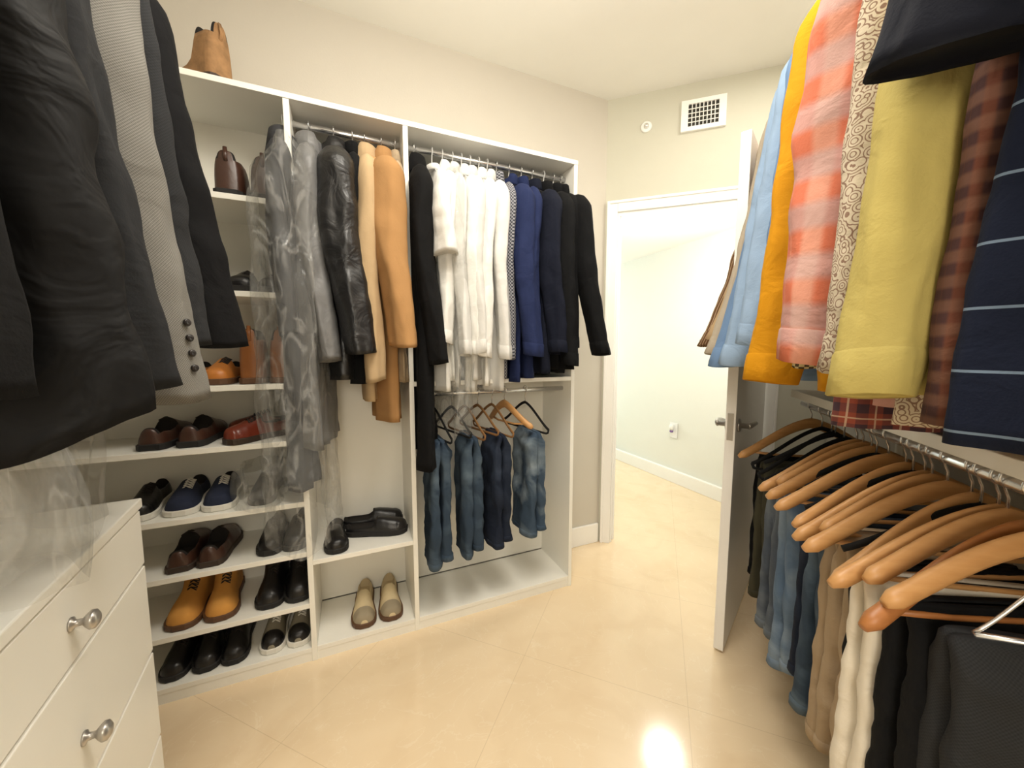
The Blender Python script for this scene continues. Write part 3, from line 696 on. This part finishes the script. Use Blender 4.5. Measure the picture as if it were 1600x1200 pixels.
RG(.50, nblk, 'polo_shirt', 'dark navy shirt hanging in shadow', L=1.14, T=.05, sleeve='short', SL=.40, seed=77, out=.0, R0=.06, W=.16, amp=.02)

# lower right hangers & trousers
G5 = 'trousers on the lower rod'; G6 = 'trouser hangers on the lower rod'
olive = fabric('olive_cotton', (62, 60, 47), .9); khaki = fabric('khaki_cotton', (166, 146, 120), .9); whitep = fabric('cream_trouser', (222, 214, 198), .9)
lden = fabric('light_denim', (86, 106, 130), .9, pattern='denim', c2=(136, 152, 168)); gden = fabric('grey_denim', (74, 82, 94), .9, pattern='denim', c2=(112, 120, 128))
low = [(1.90, 'wood', blk, 'black trousers folded over a hanger'), (1.79, 'velvet', olive, 'olive trousers folded over a velvet hanger'), (1.70, 'velvet', olive, 'olive cotton trousers on hanger'),
       (1.60, 'velvet', gden, 'grey denim jeans on hanger'), (1.51, 'wood', gden, 'grey denim jeans on wooden hanger'), (1.42, 'wood', lden, 'light blue denim jeans on wooden hanger'), (1.33, 'wood', denim2, 'dark indigo jeans on wooden hanger'), (1.25, 'wood', denim, 'blue denim jeans on wooden hanger'),
       (1.175, 'wood', khaki, 'khaki trousers on wooden hanger'), (1.10, 'wood', khaki, 'khaki trousers beside similar pair'), (1.03, 'wood', blk, 'black trousers on wooden hanger'), (.965, 'wood', whitep, 'cream trousers on wooden hanger'),
       (.90, 'cherry', blk, 'black trousers on cherry wood hanger'), (.80, 'clip', char, 'charcoal trousers clipped on steel hanger')]
for i, (s, st, m, lb) in enumerate(low):
    W = {'wood': .285, 'cherry': .285, 'velvet': .25, 'clip': .12}[st]
    tl = R.uniform(.14, .32) if st != 'clip' else .1
    if st == 'cherry': tl = .30
    hanger('trouser_hanger', RP(s, .60, RLZ), A135, st, W, {'wood': 'light wooden hanger with shaped shoulders', 'velvet': 'slim black velvet trouser hanger', 'cherry': 'reddish cherry wooden trouser hanger', 'clip': 'steel clip hanger holding trousers'}[st], hook=.07, drop=(.15+R.uniform(-.01, .015)) if st != 'clip' else .14, group=G6, tilt=tl)
    zt = RLZ-.225
    trousers('trousers' if m not in (denim, denim2, lden, gden) else 'jeans', lb, RP(s, .57, zt), A135+tl, m, W=(.165+R.uniform(-.02, .02)) if st != 'clip' else .12, L=.54+R.uniform(0, .08), T=.048, seed=80+i, group=G5, amp=.016, wr=.010)
for s, st in ((1.66, 'velvet'), (1.46, 'wood'), (1.38, 'velvet'), (1.21, 'velvet'), (1.14, 'wood'), (.995, 'velvet'), (.935, 'wood'), (.85, 'wood')):
    hanger('slim_hanger', RP(s+.01, .60, RLZ), A135, st, .24 if st == 'wood' else .22, 'hanger with chrome hook crowded on the rod', hook=.07, drop=.12, group='hangers crowded on the lower rod', bar=False, tilt=R.uniform(.05, .3))

# ================================================================ SHOES
def leather_m(n, c, rough=.35): return simple(n, c, rough, var=.25, scale=14, bump=.2, bscale=60)
L_dbr = leather_m('dark_brown_leather', (66, 42, 32)); L_tan = leather_m('tan_leather', (186, 116, 50), .45); L_or = leather_m('mustard_tan_suede', (200, 142, 66), .85)
L_br = leather_m('brown_leather', (140, 88, 48)); L_blk = leather_m('black_shoe_leather', (20, 19, 20)); L_red = leather_m('red_brown_leather', (110, 46, 30), .28); L_navy = leather_m('navy_canvas', (28, 36, 58), .9)
L_cream = leather_m('cream_suede', (206, 188, 150), .85); L_grey = leather_m('grey_sneaker', (130, 124, 108), .8); L_camo = simple('camouflage_suede', (150, 114, 76), .85, var=.6, scale=30, bump=.2)
S_blk = simple('black_rubber', (22, 20, 19), .7); S_wh = simple('white_rubber', (225, 222, 212), .6); S_br = simple('brown_sole', (90, 60, 36), .6); S_dk = simple('dark_heel', (52, 38, 28), .6)
DN = -math.pi/2; UPR = math.pi/2
def pair(z, pxs, style, mu, ms, lb, toe=True, nm=None, y=None, grp=None, **kw):
    for i, x in enumerate(pxs):
        yy = y if y is not None else 1.965
        shoe(nm or ('ankle_boot' if style in ('boot', 'tall') else 'shoe'), lb, (x, yy, z+.001), (DN if toe else UPR)+R.uniform(-.07, .07), style, mu, ms, group=grp, **kw)
shoe('boot', 'tan camouflage suede lace-up boot on top of closet unit', (-.49, 1.94, TOP+.001), math.radians(140), 'tall', L_camo, S_dk, Ln=.23, Wd=.13, lace=True, solez=.035)
pair(1.989, [-.405, -.295], 'boot', L_dbr, S_blk, 'dark brown leather ankle boot on shelf', toe=False, grp='brown ankle boots', Wd=.13)
pair(1.626, [-.385, -.28], 'low', L_blk, S_blk, 'black lace-up shoe on shelf', grp='black shoes upper shelf', Wd=.12)
pair(1.626, [-.50], 'low', L_blk, S_wh, 'black sneaker with white sole', Wd=.11, toecap=S_wh)
pair(1.256, [-.60, -.485], 'low', L_tan, S_br, 'orange tan leather oxford shoe', grp='tan oxford shoes', Wd=.11)
pair(1.256, [-.375, -.268], 'tall', L_br, S_br, 'brown leather tall ankle boot', toe=False, grp='brown boots middle shelf', lace=False, Wd=.12)
pair(1.014, [-.70, -.58], 'low', L_dbr, S_blk, 'dark brown leather shoe with rubber sole', toe=False, grp='dark brown shoes', Wd=.12)
shoe('shoe', 'polished red-brown leather dress shoe lying sideways', (-.37, 1.89, 1.015), math.radians(-140), 'low', L_red, S_dk, group='red-brown shoes', Ln=.25)
shoe('shoe', 'polished red-brown leather dress shoe against back panel', (-.36, 2.03, 1.015), math.radians(-165), 'low', L_red, S_dk, group='red-brown shoes')
pair(.742, [-.64, -.52], 'low', L_navy, S_wh, 'navy canvas sneaker with white sole', grp='navy sneakers', mlace=S_wh, Wd=.115)
pair(.742, [-.36], 'low', L_blk, S_blk, 'black shoe wrapped in clear plastic')
pair(.742, [-.77], 'low', L_blk, S_wh, 'black sneaker beside navy sneakers')
film_bag('plastic_bag', 'crumpled clear plastic bag over shoe on shelf', (-.38, 1.93, .90), HP, .15, .09, .15, 9, 0, .03)
pair(.514, [-.66, -.555], 'low', L_dbr, S_dk, 'scuffed dark brown leather shoe, heel showing', toe=False, grp='scuffed brown shoes', Wd=.12)
pair(.514, [-.345, -.245], 'low', L_blk, S_blk, 'black leather dress shoe', grp='black dress shoes')
pair(.274, [-.655, -.54], 'boot', L_or, S_br, 'mustard tan suede ankle boot', grp='mustard suede boots', Ln=.30, Wd=.118)
pair(.274, [-.355, -.25], 'boot', L_blk, S_blk, 'black lace-up boot with round toe', grp='black lace-up boots', Wd=.11)
pair(.064, [-.70, -.60, -.50], 'low', L_blk, S_blk, 'black leather shoe on bottom shelf', grp='black shoes bottom shelf')
pair(.064, [-.355, -.25], 'low', L_grey, S_wh, 'grey and white mesh running shoe', grp='grey running shoes', toecap=L_blk, mlace=S_wh)
pair(.470, [-.085], 'slip', L_blk, S_blk, 'black slipper on shelf', nm='slipper', lace=False, y=1.95, grp='black slippers')
shoe('slipper', 'black slipper lying sideways on shelf', (.10, 1.95, .471), math.radians(-15), 'slip', L_blk, S_blk, lace=False, group='black slippers')
shoe('slipper', 'black slipper against the back panel', (.09, 2.06, .471), math.radians(-8), 'slip', L_blk, S_blk, lace=False, group='black slippers')
pair(.064, [.03, .155], 'low', L_cream, S_br, 'cream suede loafer on bottom shelf', nm='loafer', lace=False, grp='cream loafers', mlin=simple('cream_lining', (190, 172, 138), .9), toecap=simple('grey_toe', (150, 138, 115), .8), Wd=.108)

# ================================================================ LIGHTS
def light(name, typ, loc, energy, col, size=.5, rot=(0, 0, 0), sy=None):
    d = bpy.data.lights.new(name, typ); d.energy = energy; d.color = col
    if typ == 'AREA':
        d.size = size
        if sy: d.shape = 'RECTANGLE'; d.size_y = sy
    else: d.shadow_soft_size = size
    o = bpy.data.objects.new(name, d); o.location = loc; o.rotation_euler = rot; link(o); return o
WC = (1, .94, .84)
light('ceiling_panel_lamp', 'AREA', (.25, .45, 3.0), 28, WC, 1.1)
light('ceiling_lamp', 'POINT', (.48, .80, 2.70), 29, WC, .2)
light('rear_fill', 'POINT', (-.35, -.95, 1.7), 42, WC, .3)  # added fill light behind the camera, no fixture there
light('corner_fill', 'AREA', (1.88, 1.02, 3.0), 11, WC, .35)  # added unseen fill to brighten the door's right face, not a fixture
light('hall_daylight', 'AREA', (2.4, 4.85, 1.5), 42, (.84, .95, 1.0), 1.2, (math.radians(90), 0, 0), 2.0)
light('hall_lamp', 'POINT', (2.3, 2.1, 2.0), 27, (1, .96, .89), .15)
w = bpy.data.worlds.new('World'); scene.world = w; w.use_nodes = True
w.node_tree.nodes['Background'].inputs[0].default_value = (.8, .8, .75, 1); w.node_tree.nodes['Background'].inputs[1].default_value = .3

# ================================================================ CAMERA
cd = bpy.data.cameras.new('camera'); cd.sensor_width = 36; cd.lens = 585/1600*36; cd.clip_start = .02
cam = bpy.data.objects.new('camera', cd); link(cam); cam.location = (0, 0, 1.4)
cam.rotation_euler = (math.radians(90-5.37), 0, -math.radians(23.5))
scene.camera = cam
scene.view_settings.view_transform = 'Standard'
